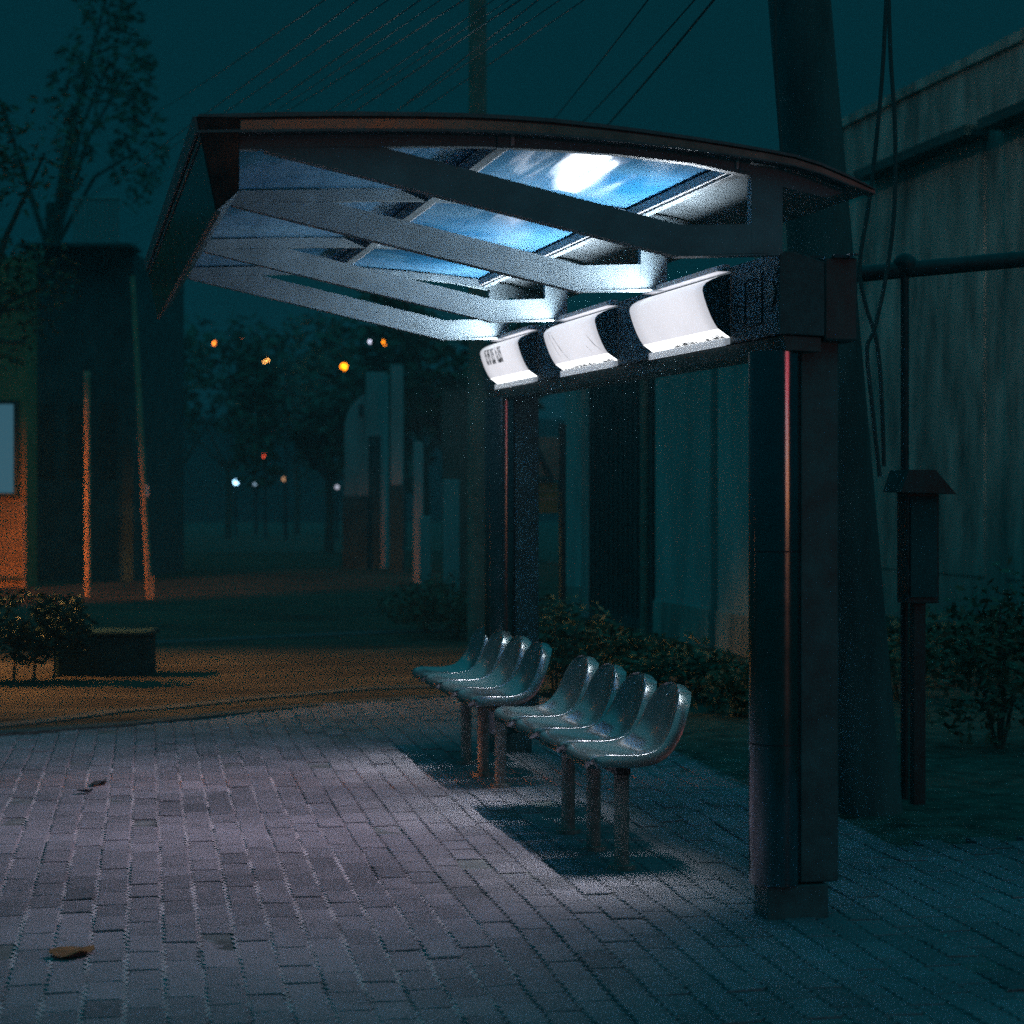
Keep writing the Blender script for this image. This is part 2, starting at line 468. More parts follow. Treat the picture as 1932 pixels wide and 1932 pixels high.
# near and far verge trims: stacked mouldings
def verge(y0, y1):
    mb = SB()
    def lerp(a, b, f): return (a[0]+(b[0]-a[0])*f, a[1]+(b[1]-a[1])*f)
    def band(f0, f1, ya, yb):
        for i in range(len(rt)-1):
            poly = [lerp(rt[i],wl[i],f0), lerp(rt[i+1],wl[i+1],f0), lerp(rt[i+1],wl[i+1],f1), lerp(rt[i],wl[i],f1)]
            mb.prism(poly, ya, yb, RISE, RZ)
    band(0, .22, y0, y1); band(.22, .36, y0+.018, y1-.018); band(.86, 1.0, y0-.004, y1+.004)
    return mb
def strip_band(y0, y1):
    mb = SB()
    def lerp(a, b, f): return (a[0]+(b[0]-a[0])*f, a[1]+(b[1]-a[1])*f)
    for i in range(1, len(rt)-1):
        mb.prism([lerp(rt[i],wl[i],.361), lerp(rt[i+1],wl[i+1],.361), lerp(rt[i+1],wl[i+1],.859), lerp(rt[i],wl[i],.859)], y0+.006, y1-.006, RISE, RZ)
    return mb
M['bronze'] = mat('satin_bronze_strip', (.32,.27,.23), .30, .75, .5, 14, .15)
strip_band(Yn-.03, Yn+.03).build('trim_strip', M['bronze'], smooth=25)
strip_band(Yf-.03, Yf+.03).build('trim_strip', M['bronze'], smooth=25)
verge(Yn-.03, Yn+.03).build('roof_edge_trim', M['rim'], smooth=25)
verge(Yf-.03, Yf+.03).build('roof_edge_trim', M['rim'], smooth=25)
# roof sheets, three strips
xs_front, xs_mid, xs_rear = sec(451,250)[0], sec(950,255)[0], sec(1400,300)[0]
def sheetpart(xa, xb, name, n=24, mats=None, zoff=0.012):
    mb = SB()
    pts = []
    for i in range(n+1):
        x = xa+(xb-xa)*i/n; pts.append((x, zroof(x)+zoff))
    ya, yb = Yn+.03, Yf-.03
    ny = 24
    vs = []
    for j in range(ny+1):
        y = ya+(yb-ya)*j/ny
        for x, z in pts: vs.append((x, y, z+RISE*(y-RZ)))
    for j in range(ny+1):
        y = ya+(yb-ya)*j/ny
        for x, z in pts: vs.append((x, y, z+RISE*(y-RZ)+.008))
    N = (n+1)*(ny+1); fs = []
    for j in range(ny):
        for i in range(n):
            a = j*(n+1)+i
            fs.append((a, a+n+1, a+n+2, a+1)); fs.append((N+a, N+a+1, N+a+n+2, N+a+n+1))
    mb.add(vs, fs)
    return mb.build(name, mats or M['roof'], smooth=60)
sheetpart(xs_front, xs_mid, 'roof_sheet')
sheetpart(xs_mid+.004, xs_rear, 'roof_sheet')
M['backsheet'] = mat('grey_rear_sheet', (.20,.24,.26), .35, 0, .5, 4, .2)
sheetpart(xs_rear+.004, wl[-1][0], 'rear_roof_sheet', 10, M['backsheet'])
# purlins along the platform
def purlin(x, wx, dz, name='purlin', m='frame', zt=.0):
    mb = SB(); z = zroof(x)+zt
    mb.prism([(x-wx, z-dz),(x+wx, z-dz),(x+wx, z+.008),(x-wx, z+.008)], Yn+.031, Yf-.031, RISE, RZ)
    return mb.build(name, M[m], bevel=.003)
purlin(xs_mid, .022, .040)
purlin(xs_mid+.032, .007, .030, 'purlin_lip', 'white_metal')
purlin(sec(1417,340)[0]-.02, .020, .035)
purlin(sec(1417,340)[0]-.048, .006, .030, 'purlin_lip', 'white_metal')
# bent frames
top_lo = [(449,277),(530,277),(620,276),(723,276.5),(800,275),(919,276),(1040,282),(1171,291),(1309,308),(1417,331)]
def frame_mesh(y0, y1):
    mb = SB()
    def pr(pxs): mb.prism([sec(*p) for p in pxs], y0, y1, RISE, RZ)
    # top chord
    tl = top_lo
    for (a, b) in zip(tl, tl[1:]):
        ax, az = sec(*a); bx, bz = sec(*b)
        mb.prism([(ax, zroof(ax)+.006),(bx, zroof(bx)+.006),(bx, bz),(ax, az)], y0, y1, RISE, RZ)
    # lower chord: blunt start under the fascia, straight run, kink, level tail
    pr([(449,277.2),(723,276.8),(500,281),(449,281)])
    pr([(500,281.1),(723,277),(1286,424),(1279,480.5)])
    pr([(1279,480.5),(1286,424.2),(1419,422),(1419,477.5)])
    # upright
    pr([(1419.3,331),(1478,340),(1478,478),(1419.3,477.5)])
    pr([(1417.2,309),(1478,317),(1478,339.8),(1417.2,330.8)])
    # tail to the rear roof tip
    pr([(1478.3,318),(1600,361),(1560,372),(1478.3,352)])
    return mb
fy = [6.90, 8.34, 10.13, 11.56]
for i, y in enumerate(fy):
    o = frame_mesh(y-.022, y+.022).build('roof_arm', M['frame'])
    # lower flange glints
    mb = SB()
    k0, k1, k2 = sec(500,281.3), sec(1279,480.8), sec(1470,478.2)
    for a, b in ((k0, k1), (k1, k2)):
        mb.prism([(a[0], a[1]-.0005),(b[0], b[1]-.0005),(b[0], b[1]-.006),(a[0], a[1]-.006)], y-.034, y+.034, RISE, RZ)
    mb.build('flange', M['frame'], parent=o)
# gutter fascia at the street side
A, B, Cc, D = sec(369,221,Yn), sec(406,401,Yn), sec(450,361,Yn), sec(451,221,Yn)
mb = SB()
mb.prism([A, B, Cc, D], Yn-.03, Yf+.03, RISE, RZ)
fas = mb.build('fascia', M['fascia'], bevel=.004)
mb = SB()   # raised top moulding and thin bottom bead on the face
dx, dz = B[0]-A[0], B[1]-A[1]
def onface(f, o=0): return (A[0]+dx*f - o*.98, A[1]+dz*f - o*.2)
mb.prism([onface(0,.0), onface(0,.012), onface(.17,.012), onface(.17,0)], Yn-.028, Yf+.028, RISE, RZ)
mb.prism([onface(.22,.0), onface(.22,.006), onface(.26,.006), onface(.26,0)], Yn-.028, Yf+.028, RISE, RZ)
mb.build('fascia_moulding', M['rim'], parent=fas, bevel=.002)
mb = SB()
mb.prism([(B[0]-.004,B[1]-.001),(B[0]+.012,B[1]-.009),(B[0]+.016,B[1]+.002),(B[0],B[1]+.006)], Yn-.028, Yf+.028, RISE, RZ)
mb.build('drip_edge', M['rim'], parent=fas)

# pillars: polished round tube, square post behind it, short foot
def pillar(Y, zt):
    X = 2.47
    root = None
    mb = SB(); mb.tube([(X,Y,.12),(X,Y,1.0),(X,Y,zt)], .095, 48)
    o = mb.build('pillar', M['steel'], smooth=50)
    mb = SB(); mb.box((X+.075, Y-.06, .125), (X+.22, Y+.10, zt+.35)); mb.build('rear_post', M['post'], parent=o, bevel=.006)
    mb = SB(); mb.box((X-.055, Y-.075, -.03), (X+.175, Y+.075, .12)); mb.build('foot', M['post'], parent=o, bevel=.004)
    for hz in (.62, 1.31):
        mb = SB(); mb.tube([(X, Y, hz), (X, Y, hz+.006)], .0965, 48); mb.build('seam_band', M['under'], parent=o, smooth=50)
    return o
pillar(7.05, 2.03); pillar(11.93, 2.03+.068)

# service beam carrying the lamps
XB = 2.44
zb0, zb1 = 2.085, 2.376
mb = SB()
mb.prism([(XB, zb0),(XB+.17, zb0-.005),(XB+.17, zb1-.03),(XB+.05, zb1+.004),(XB, zb1)], 6.92, 12.30, RISE, 6.92)
beam = mb.build('beam', M['beam'], bevel=.004)
mb = SB(); mb.prism([(XB+.02, zb0-.004),(XB+.16, zb0-.01),(XB+.16, zb0-.06),(XB+.03, zb0-.055)], 6.93, 12.2, RISE, 6.92)
mb.build('beam_channel', M['frame_dark'], parent=beam)
# control hatch and round lock on the near end
def zb(y): return RISE*(y-6.92)
mb = SB()
for a, b in (((7.10,.055),(7.13,.235)), ((7.29,.055),(7.32,.235))):
    mb.box((XB-.006, a[0], zb0+a[1]), (XB-.0005, b[0], zb0+b[1]))
mb.box((XB-.006, 7.1302, zb0+.055), (XB-.0005, 7.2898, zb0+.066)); mb.box((XB-.006, 7.1302, zb0+.224), (XB-.0005, 7.2898, zb0+.235))
for k in range(5): mb.box((XB-.004, 7.15, zb0+.14+k*.016), (XB-.0005, 7.27, zb0+.148+k*.016))
mb.box((XB-.004, 7.17, zb0+.085), (XB-.0005, 7.25, zb0+.105))
mb.build('hatch', M['beam'], parent=beam)
mb = SB(); n = 24
mb.tube([(XB-.01, 6.99, zb0+.15), (XB-.001, 6.99, zb0+.15)], .045, 24); mb.build('lock_ring', M['frame_dark'], parent=beam)
# small steel beads put in for reflected light dots at the beam's end
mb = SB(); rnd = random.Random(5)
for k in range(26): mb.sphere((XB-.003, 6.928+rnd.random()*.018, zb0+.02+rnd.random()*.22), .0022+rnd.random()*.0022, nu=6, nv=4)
mb.build('glint_beads', M['steel'], parent=beam)
# junction housing over the near pillar, with clips
for yy in (7.0, 11.9):
    mb = SB(); r = RISE*(yy-7)
    mb.box((XB+.172, yy-.07, zb0-.02+r), (XB+.30, yy+.14, zb1-.01+r)); h = mb.build('junction_housing', M['frame_dark'], bevel=.008)
    for a_, b_ in ((( .20,-.018),(.25,-.006)), ((.255,-.020),(.266,-.002)), ((.27,-.008),(.29,-.002))):
        mb = SB(); mb.box((XB+a_[0], yy-.10, zb1+a_[1]+r), (XB+b_[0], yy-.071, zb1+b_[1]+r)); mb.build('clip', M['steel'], parent=h)

# lamps
SECT = [(0,.004),(-.046,.036),(-.060,.056),(-.075,.084),(-.090,.120),(-.101,.152),(-.108,.180),(-.106,.195),(-.094,.210),(-.070,.224),(-.040,.236),(0,.246)]
LAMP_W = 12.0
LAMP_DN = 2.9
LAMP_UP = 15.0
def make_lamp():
    L = 1.05
    root = empty('shelter_lamp', (0,0,0))
    mb = MB()
    n = len(SECT); ny = 12
    def sm(pts):
        return pts
    vs = []
    for j in range(ny+1):
        for x, z in SECT: vs.append((x, L*j/ny, z))
    fs = [(j*n+i, j*n+i+1, (j+1)*n+i+1, (j+1)*n+i) for j in range(ny) for i in range(n-1)]
    mb.add(vs, fs)
    mb.m = [1 if k % (n-1) == 0 else 0 for k in range(len(fs))]
    mb.build('lens', [M['lens'], M['band']], root, smooth=30)
    for y0, y1 in ((-.007, -.0005), (L+.0005, L+.007)):
        mb = MB(); mb.prism([(x*1.01, z) for x, z in SECT], y0, y1); mb.build('end_cap', M['beam'], root)
    mb = MB(); mb.box((-.050, 0, .254), (0, L, .260)); mb.box((-.050, 0, .2601), (-.044, L, .274)); mb.box((-.030, 0, .262), (0, L, .280))
    mb.build('upper_lip', M['white_metal'], root)
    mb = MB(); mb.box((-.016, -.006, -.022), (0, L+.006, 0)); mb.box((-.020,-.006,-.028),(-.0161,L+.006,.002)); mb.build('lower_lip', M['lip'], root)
    for W_, sz, loc, tilt, col, spr in ((LAMP_W, .046, (-.030, L/2, .012), 54, (1,.82,.96), 106), (LAMP_DN, .03, (-.024, L/2, .006), 11, (.85,.95,1), 38), (LAMP_UP, .075, (-.098, L/2, .222), 138, (.82,.91,1), 150)):
        l = bpy.data.lights.new('lamp_light', 'AREA'); l.shape = 'RECTANGLE'; l.size = sz; l.size_y = L*.96
        l.energy = W_; l.color = col; l.spread = R(spr)
        lo = bpy.data.objects.new('lamp_light', l); COL.objects.link(lo); lo.parent = root
        lo.location = loc
        lo.rotation_euler = (0, R(tilt), 0)      # throws down and out towards the street, and up to the roof
    root.rotation_euler = (math.atan(RISE), 0, 0)
    return root
def grime(root, seed, y0, y1, hmax, n):
    """dead insects heaped in the bottom of a lamp, a black ragged line just outside the lens foot"""
    rnd = random.Random(seed); mb = MB()
    y = y0
    while y < y1:
        f = (y-y0)/(y1-y0); h = (.3+.7*rnd.random())*hmax*(.25+.75*abs(math.sin(f*5+seed)))
        wd = .006+rnd.random()*.016
        t = h/.036; x = -.046*min(1, t)-.002
        mb.add([(-.003, y, .006), (-.003, y+wd, .006), (x, y+wd*.8, h+.002), (x-.0005, y+wd*.35, h+.006)], [(0,1,2,3)])
        y += wd*rnd.uniform(.5, 1.5)
    mb.build('dead_insects', M['grime'], root)
lamp = make_lamp()
lamps = []
ZL = 2.108
info = [(7.48, "near lamp of the three lit curved white lamps on the shelter beam, beside the hatch"),
        (9.13, "middle of the three lit curved white lamps, grimy with dark smears at its ends"),
        (10.80, "farthest of the three lit curved white lamps, with a dark number stamp on it")]
for i, (y, lab) in enumerate(info):
    o = lamp if i == 0 else copy_tree(lamp)
    o.location = (XB-.001, y, ZL+RISE*(y-7.48)+.004)
    tag(o, lab, "lamp", "lamps along the shelter beam")
    lamps.append(o)
grime(lamps[0], 1, .02, .72, .019, 0)
grime(lamps[1], 2, .05, 1.03, .020, 0)
# smears on the middle lamp
mb = MB(); rnd = random.Random(9)
def onlens(y, t, o=.0012):
    k = t*(len(SECT)-1); i = min(int(k), len(SECT)-2); f = k-i
    a, b = SECT[i], SECT[i+1]
    nx, nz = -(b[1]-a[1]), (b[0]-a[0]); l = math.hypot(nx, nz) or 1
    return (a[0]+(b[0]-a[0])*f + nx/l*o, y, a[1]+(b[1]-a[1])*f + nz/l*o)
def smear(mb, y0, y1, t0, t1, wd):
    n = 10; vs = []
    for i in range(n+1):
        f = i/n; w_ = wd*math.sin(math.pi*min(1, max(.04, f)))**.6*rnd.uniform(.5, 1.1)
        y = y0+(y1-y0)*f; t = t0+(t1-t0)*f
        vs += [onlens(y, t), onlens(y+w_, t)]
    mb.add(vs, [(2*i, 2*i+1, 2*i+3, 2*i+2) for i in range(n)])
for q in ((.92, .70, .62, .10, .010), (.97, .84, .66, .16, .007), (.22, .06, .40, .16, .012), (.30, .22, .3, .14, .005)):
    mb = MB(); smear(mb, *q); mb.build('smear', M['grime'], lamps[1])
# number stamp on the farthest lamp
def stamp(root, txt):
    cu = bpy.data.curves.new('stamp_text', 'FONT'); cu.body = txt; cu.size = .068; cu.align_x = 'LEFT'; cu.space_character = .92; cu.offset = .0016
    tmp = bpy.data.objects.new('stamp_text', cu); COL.objects.link(tmp)
    dg = bpy.context.evaluated_depsgraph_get()
    me = bpy.data.meshes.new_from_object(tmp.evaluated_get(dg))
    bpy.data.objects.remove(tmp)
    # wrap on the lens: text x runs towards the viewer (falling y), text y climbs the lens
    xm = max(v.co.x for v in me.vertices)
    cut = MB()
    bm = bmesh.new(); bm.from_mesh(me)
    for q in range(8):
        h = .005+q*.008
        bmesh.ops.bisect_plane(bm, geom=bm.verts[:]+bm.edges[:]+bm.faces[:], plane_co=(0,h,0), plane_no=(0,1,0))
    for v in bm.verts:
        ty = v.co.y/.068
        p = onlens(.93 - v.co.x*(.46/xm), .34 + ty*.40, .0015)
        v.co = p
    bm.to_mesh(me); bm.free(); me.materials.clear(); me.materials.append(M['ink'])
    o = bpy.data.objects.new('number_stamp', me); COL.objects.link(o); o.parent = root
stamp(lamps[2], "05 89 205  1a.205")

# ---------------------------------------------------------------- benches
def seat_mesh():
    """one moulded bucket seat facing -X; origin under the middle of the pan at its mounting height"""
    # centre-line (x, z, half width, side curl height, edge drop)
    prof = [(-.215,-.030,.150,.000),(-.208,-.002,.178,.004),(-.190,.012,.192,.012),(-.150,.012,.203,.022),(-.100,.004,.208,.030),(-.040,-.004,.210,.036),
            (.020,-.006,.210,.042),(.070,.002,.208,.048),(.108,.022,.205,.052),(.136,.055,.202,.052),(.156,.098,.198,.048),(.170,.145,.190,.042),
            (.180,.190,.178,.036),(.188,.228,.158,.028),(.194,.256,.128,.020),(.199,.273,.090,.012),(.203,.282,.045,.006)]
    # refine with Catmull-Rom
    def cr(p0,p1,p2,p3,t):
        return tuple(.5*((2*b)+(-a+c)*t+(2*a-5*b+4*c-d)*t*t+(-a+3*b-3*c+d)*t**3) for a,b,c,d in zip(p0,p1,p2,p3))
    P = []
    for i in range(len(prof)-1):
        p0 = prof[max(i-1,0)]; p3 = prof[min(i+2,len(prof)-1)]
        for k in range(3): P.append(cr(p0, prof[i], prof[i+1], p3, k/3))
    P.append(prof[-1])
    nu = 22
    top = []
    for i, (x, z, hw, curl) in enumerate(P):
        x0, z0 = P[max(i-1,0)][:2]; x1, z1 = P[min(i+1,len(P)-1)][:2]
        tx, tz = x1-x0, z1-z0; l = math.hypot(tx, tz); nx, nz = -tz/l, tx/l        # towards the sitter
        row = []
        for j in range(nu+1):
            s = -1+2*j/nu
            # dish: curls up near the sides, then the rim rolls over outward
            a = abs(s)
            h = curl*(a**2.6)
            if a > .9: h -= ((a-.9)/.1)**2*.010
            dip = -.006*(1-a**2)
            row.append((x+nx*(h+dip), s*hw, z+nz*(h+dip)))
        top.append(row)
    mb = MB()
    n = nu+1
    vs = [v for r in top for v in r]
    fs = [(i*n+j, (i+1)*n+j, (i+1)*n+j+1, i*n+j+1) for i in range(len(top)-1) for j in range(nu)]
    fs = [tuple(reversed(f)) for f in fs]
    mb.add(vs, fs)
    # outer skirt (the shell's turned-down edge) and closed underside
    ring = [(0, j) for j in range(nu+1)] + [(i, nu) for i in range(1, len(top))] + [(len(top)-1, j) for j in range(nu-1, -1, -1)] + [(i, 0) for i in range(len(top)-2, 0, -1)]
    cen = Vector((0,0,0))
    sk = []
    for (i, j) in ring:
        v = Vector(top[i][j]); x, z = P[i][:2]
        x0, z0 = P[max(i-1,0)][:2]; x1, z1 = P[min(i+1,len(P)-1)][:2]
        tx, tz = x1-x0, z1-z0; l = math.hypot(tx, tz); nx, nz = -tz/l, tx/l
        d = .050 if i > 3 else .034
        o1 = v + Vector((-nx*.004, (1 if j > nu/2 else -1)*.004 if 0 < i < len(top)-1 else 0, -nz*.004)) 
        o2 = v + Vector((-nx*d, (1 if j > nu/2 else -1)*.002, -nz*d))
        if i == len(top)-1: o1 = v+Vector((0,0,.004)); o2 = v+Vector((.030,0,-.006))
        sk.append((v, o1, o2))
    N = len(sk); base = [s for t_ in sk for s in t_]
    fs = []
    for k in range(N):
        k2 = (k+1) % N
        for q in range(2): fs.append((k*3+q, k2*3+q, k2*3+q+1, k*3+q+1))
    mb.add(base, fs)
    # back of the shell
    bvs = []
    for i, (x, z, hw, curl) in enumerate(P):
        x0, z0 = P[max(i-1,0)][:2]; x1, z1 = P[min(i+1,len(P)-1)][:2]
        tx, tz = x1-x0, z1-z0; l = math.hypot(tx, tz); nx, nz = -tz/l, tx/l
        for j in range(nu+1):
            s = -1+2*j/nu
            v = Vector(top[i][j]); bvs.append(tuple(v+Vector((-nx*.014, 0, -nz*.014))) if abs(s) < .99 else tuple(v+Vector((-nx*.03,0,-nz*.03))))
    mb.add(bvs, [(i*n+j, (i+1)*n+j, (i+1)*n+j+1, i*n+j+1) for i in range(len(P)-1) for j in range(nu)])
    return mb
XS = 2.17
seat_proto = None
def make_bench(y_legs, y_seats, label):
    global seat_proto
    y0 = y_legs[0]
    root = empty('bench', (XS, y0, 0)); tag(root, label, "bench", "rows of four moulded seats under the shelter")
    for i, y in enumerate(y_legs):
        mb = MB(); mb.tube([(0, y-y0, -.02), (0, y-y0, .385)], .031, 20)
        mb.tube([(0, y-y0, -.01), (0, y-y0, .022)], .056, 20)
        mb.build('leg', M['leg'], root, smooth=40)
    mb = MB(); mb.box((-.03, -.03, .385), (.03, max(y_seats)-y0+.18, .420)); mb.build('seat_rail', M['under'], root, bevel=.004)
    for i, y in enumerate(y_seats):
        if seat_proto is None:
            s = seat_mesh().build('seat', M['seat'], root, smooth=55); seat_proto = s
            mb = MB(); mb.box((-.12,-.10,-.032), (.10,-.06,-.020)); mb.build('bracket', M['under'], s)
            mb = MB(); mb.box((-.12,.06,-.032), (.10,.10,-.020)); mb.build('bracket', M['under'], s)
            for q, rr in (((-.205,-.075,-.022),.006), ((-.205,.075,-.022),.006), ((.176,0,.235),.0075)):
                mb = MB(); mb.sphere(q, rr, nu=8, nv=5); mb.build('rivet', M['steel'], s, smooth=60)
            s0 = s
        else:
            s0 = seat_proto.copy(); COL.objects.link(s0); s0.parent = root
            for ch in seat_proto.children:
                c = ch.copy(); COL.objects.link(c); c.parent = s0
        s0.location = (.035, y-y0, .462); s0.scale = (1, 1.12, 1)
    return root
make_bench([8.06, 8.52, 8.98], [8.12, 8.62, 9.12, 9.62], "near bench of four shiny grey bucket seats, the one closer to the wide dark pillar")
make_bench([10.48, 10.95, 11.44], [10.60, 11.10, 11.60, 12.08], "far bench of four shiny grey bucket seats on three orange lit tube legs")

# dry leaf on the paving
def leaf_thing(px, py, s, label, m, rz):
    p = at_ground(px, py); mb = MB(); rnd = random.Random(int(px))
    n = 14; vs = [(0,0,.012)]
    for k in range(n):
        a = 2*math.pi*k/n; r = s*(.7+.5*rnd.random())*(1.0 if math.cos(a) else 1)
        vs.append((r*math.cos(a)*1.5, r*math.sin(a)*.8, .006+.022*rnd.random()))
    mb.add(vs, [(0, 1+k, 1+(k+1)%n) for k in range(n)])
    o = mb.build('dry_leaf', m); o.location = (p.x, p.y, lift(p.x, p.y)+.0); o.rotation_euler = (0,0,rz)
    sol = o.modifiers.new('thick', 'SOLIDIFY'); sol.thickness = .002
    return tag(o, label, "leaf")
leaf_thing(133, 1806, .058, "crumpled orange brown dry leaf lying on the paving at the lower left", M['litter'], .3)
M['puddle'] = mat('dark_stain', (.03,.03,.035), .7)
leaf_thing(186, 1482, .050, "dark crumpled leaf lying on the paving beside the pale worn patch", M['puddle'], 1.2)
leaf_thing(161, 1496, .030, "small dark crumpled leaf left of the larger dark leaf on the paving", M['puddle'], .2)
leaf_thing(762, 1433, .016, "tiny pale scrap lying by the shadow of the far bench", M['white_metal'], .5)

# ---------------------------------------------------------------- poles, cables at the right
def pole_thing(name, p0, p1, r0, r1, m, label, cat="pole", n=20):
    root = None; mb = MB(); p0 = Vector(p0); p1 = Vector(p1)
    mb.tube([p0.lerp(p1, k/10)-p0 for k in range(11)], r0, n, r2=r1)
    o = mb.build(name, m, smooth=50); o.location = p0
    return tag(o, label, cat)
a, b = at_depth(1640, 1524, 10.0), at_depth(1498, -120, 10.0)
a.z = -.12
pole_thing('utility_pole', a, b, .17, .15, M['dark_pole'], "thick dark leaning utility pole just behind the near pillar of the shelter", "pole")
# centre pole rising behind the roof
a = at_depth(901, 1190, 22.5); a.z = -.12; b = at_depth(901, -80, 22.5)
pole_thing('concrete_pole', a, b, .115, .095, M['concrete_pole'], "slim concrete pole rising behind the middle of the shelter roof", "pole")
def cable(name, pts, r, label, m, group=None, seg=8, cat="cable"):
    # Catmull-Rom through points
    Q = []
    P = [Vector(p) for p in pts]
    for i in range(len(P)-1):
        p0, p1, p2, p3 = P[max(i-1,0)], P[i], P[i+1], P[min(i+2,len(P)-1)]
        for k in range(seg):
            t = k/seg
            Q.append(.5*((2*p1)+(p2-p0)*t+(2*p0-5*p1+4*p2-p3)*t*t+(3*p1-p0-3*p2+p3)*t**3))
    Q.append(P[-1])
    mb = MB(); mb.tube(Q, r, 7); o = mb.build(name, m, smooth=60)
    return tag(o, label, cat, group)
D1 = 9.6
cable('hanging_cable', [at_depth(x,y,D1) for x,y in ((1674,-40),(1666,120),(1655,250),(1640,380),(1622,500),(1632,570),(1655,650),(1664,760),(1668,880))], .010, "black cable bowing left towards the leaning pole, left one of the hanging pair", M['cable'])
cable('hanging_cable', [at_depth(x,y,D1-.1) for x,y in ((1676,-40),(1680,100),(1689,250),(1687,400),(1672,520),(1650,620),(1636,660),(1645,760),(1660,900))], .010, "black cable bowing right in front of the concrete wall, right one of the hanging pair", M['cable'])
cable('hanging_cable', [at_depth(x,y,D1-.05) for x,y in ((1462,-40),(1464,120),(1474,280),(1478,330))], .008, "thin black cable hanging left of the leaning pole above the roof", M['cable'])
# cross rail with hanging rod and little roofed box
rail = empty('cross_rail', at_depth(1707, 1135, 10.4)); rail.location.z = 0
RO = -Vector(rail.location)
mb = SB(); p, q = at_depth(1610, 518, 10.4), at_depth(2050, 478, 10.4)
mb.tube([p, q], .042, 14); mb.build('rail', M['iron'], root=rail, off=RO, smooth=50)
mb = SB(); p = at_depth(1707, 500, 10.4); mb.sphere(p, .062); mb.build('joint', M['iron'], root=rail, off=RO, smooth=60)
mb = SB(); q = at_depth(1707, 900, 10.4); mb.tube([p, (p.x, p.y, -.1)], .021, 12); mb.build('upright', M['iron'], root=rail, off=RO, smooth=50)
tag(rail, "dark horizontal rail on a thin upright pipe in front of the concrete wall", "rail")
c = at_depth(1713, 1030, 10.35)
box = empty('roofed_box', (c.x, c.y-.03, 0))
mb = MB(); zt, zl = at_depth(0,925,10.35).z, at_depth(0,1135,10.35).z
mb.box((-.085,-.16,zl),(.085,-.03,zt)); mb.build('body', M['iron'], box, bevel=.005)
mb = MB(); mb.prism([(-.14,zt-.01),(.15,zt-.02),(.04,zt+.10),(-.10,zt+.10)], -.22, .02); mb.build('roof', M['iron'], box)
mb = MB(); mb.box((-.07,-.172,zl+.03),(.07,-.1605,zt-.03)); mb.build('door', M['darkwall'], box, bevel=.003)
mb = MB(); mb.box((-.03,-.12,-.12),(.03,-.06,zl-.001)); mb.build('stand', M['iron'], box)
tag(box, "small dark metal box with a sloping roof under the rail by the leaning pole", "box")

# ---------------------------------------------------------------- buildings right
wx = 10.35
def cl_building():
    root = empty('concrete_building', (wx, 24, 0)); o = Vector((-wx, -24, 0))
    Hh = 1.5 + (942-235)/(1590-140)*wx/c_*1.0
    mb = SB()
    ya, yb = 17.5, 30.5
    z1 = 1.5+ .4843*wx/c_
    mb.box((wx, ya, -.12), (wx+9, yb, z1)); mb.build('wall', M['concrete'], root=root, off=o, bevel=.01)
    # long ledges, the shade beneath put into their dark colour
    def py2z(px, py): return 1.5+(942-py)/(px-140)*wx/c_
    def px2Y(px):
        d = FPX*wx/c_/(px-140); return (d-wx*s_)/c_
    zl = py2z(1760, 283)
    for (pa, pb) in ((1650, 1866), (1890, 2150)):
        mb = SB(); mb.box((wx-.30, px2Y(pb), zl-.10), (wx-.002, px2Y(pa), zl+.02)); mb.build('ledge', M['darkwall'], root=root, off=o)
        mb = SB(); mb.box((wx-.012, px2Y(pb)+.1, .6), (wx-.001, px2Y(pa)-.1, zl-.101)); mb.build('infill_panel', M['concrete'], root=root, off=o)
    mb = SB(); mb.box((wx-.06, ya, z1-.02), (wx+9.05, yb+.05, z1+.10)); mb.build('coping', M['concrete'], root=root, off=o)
    tag(root, "stained concrete building with a long ledge behind the leaning pole", "building")
cl_building()

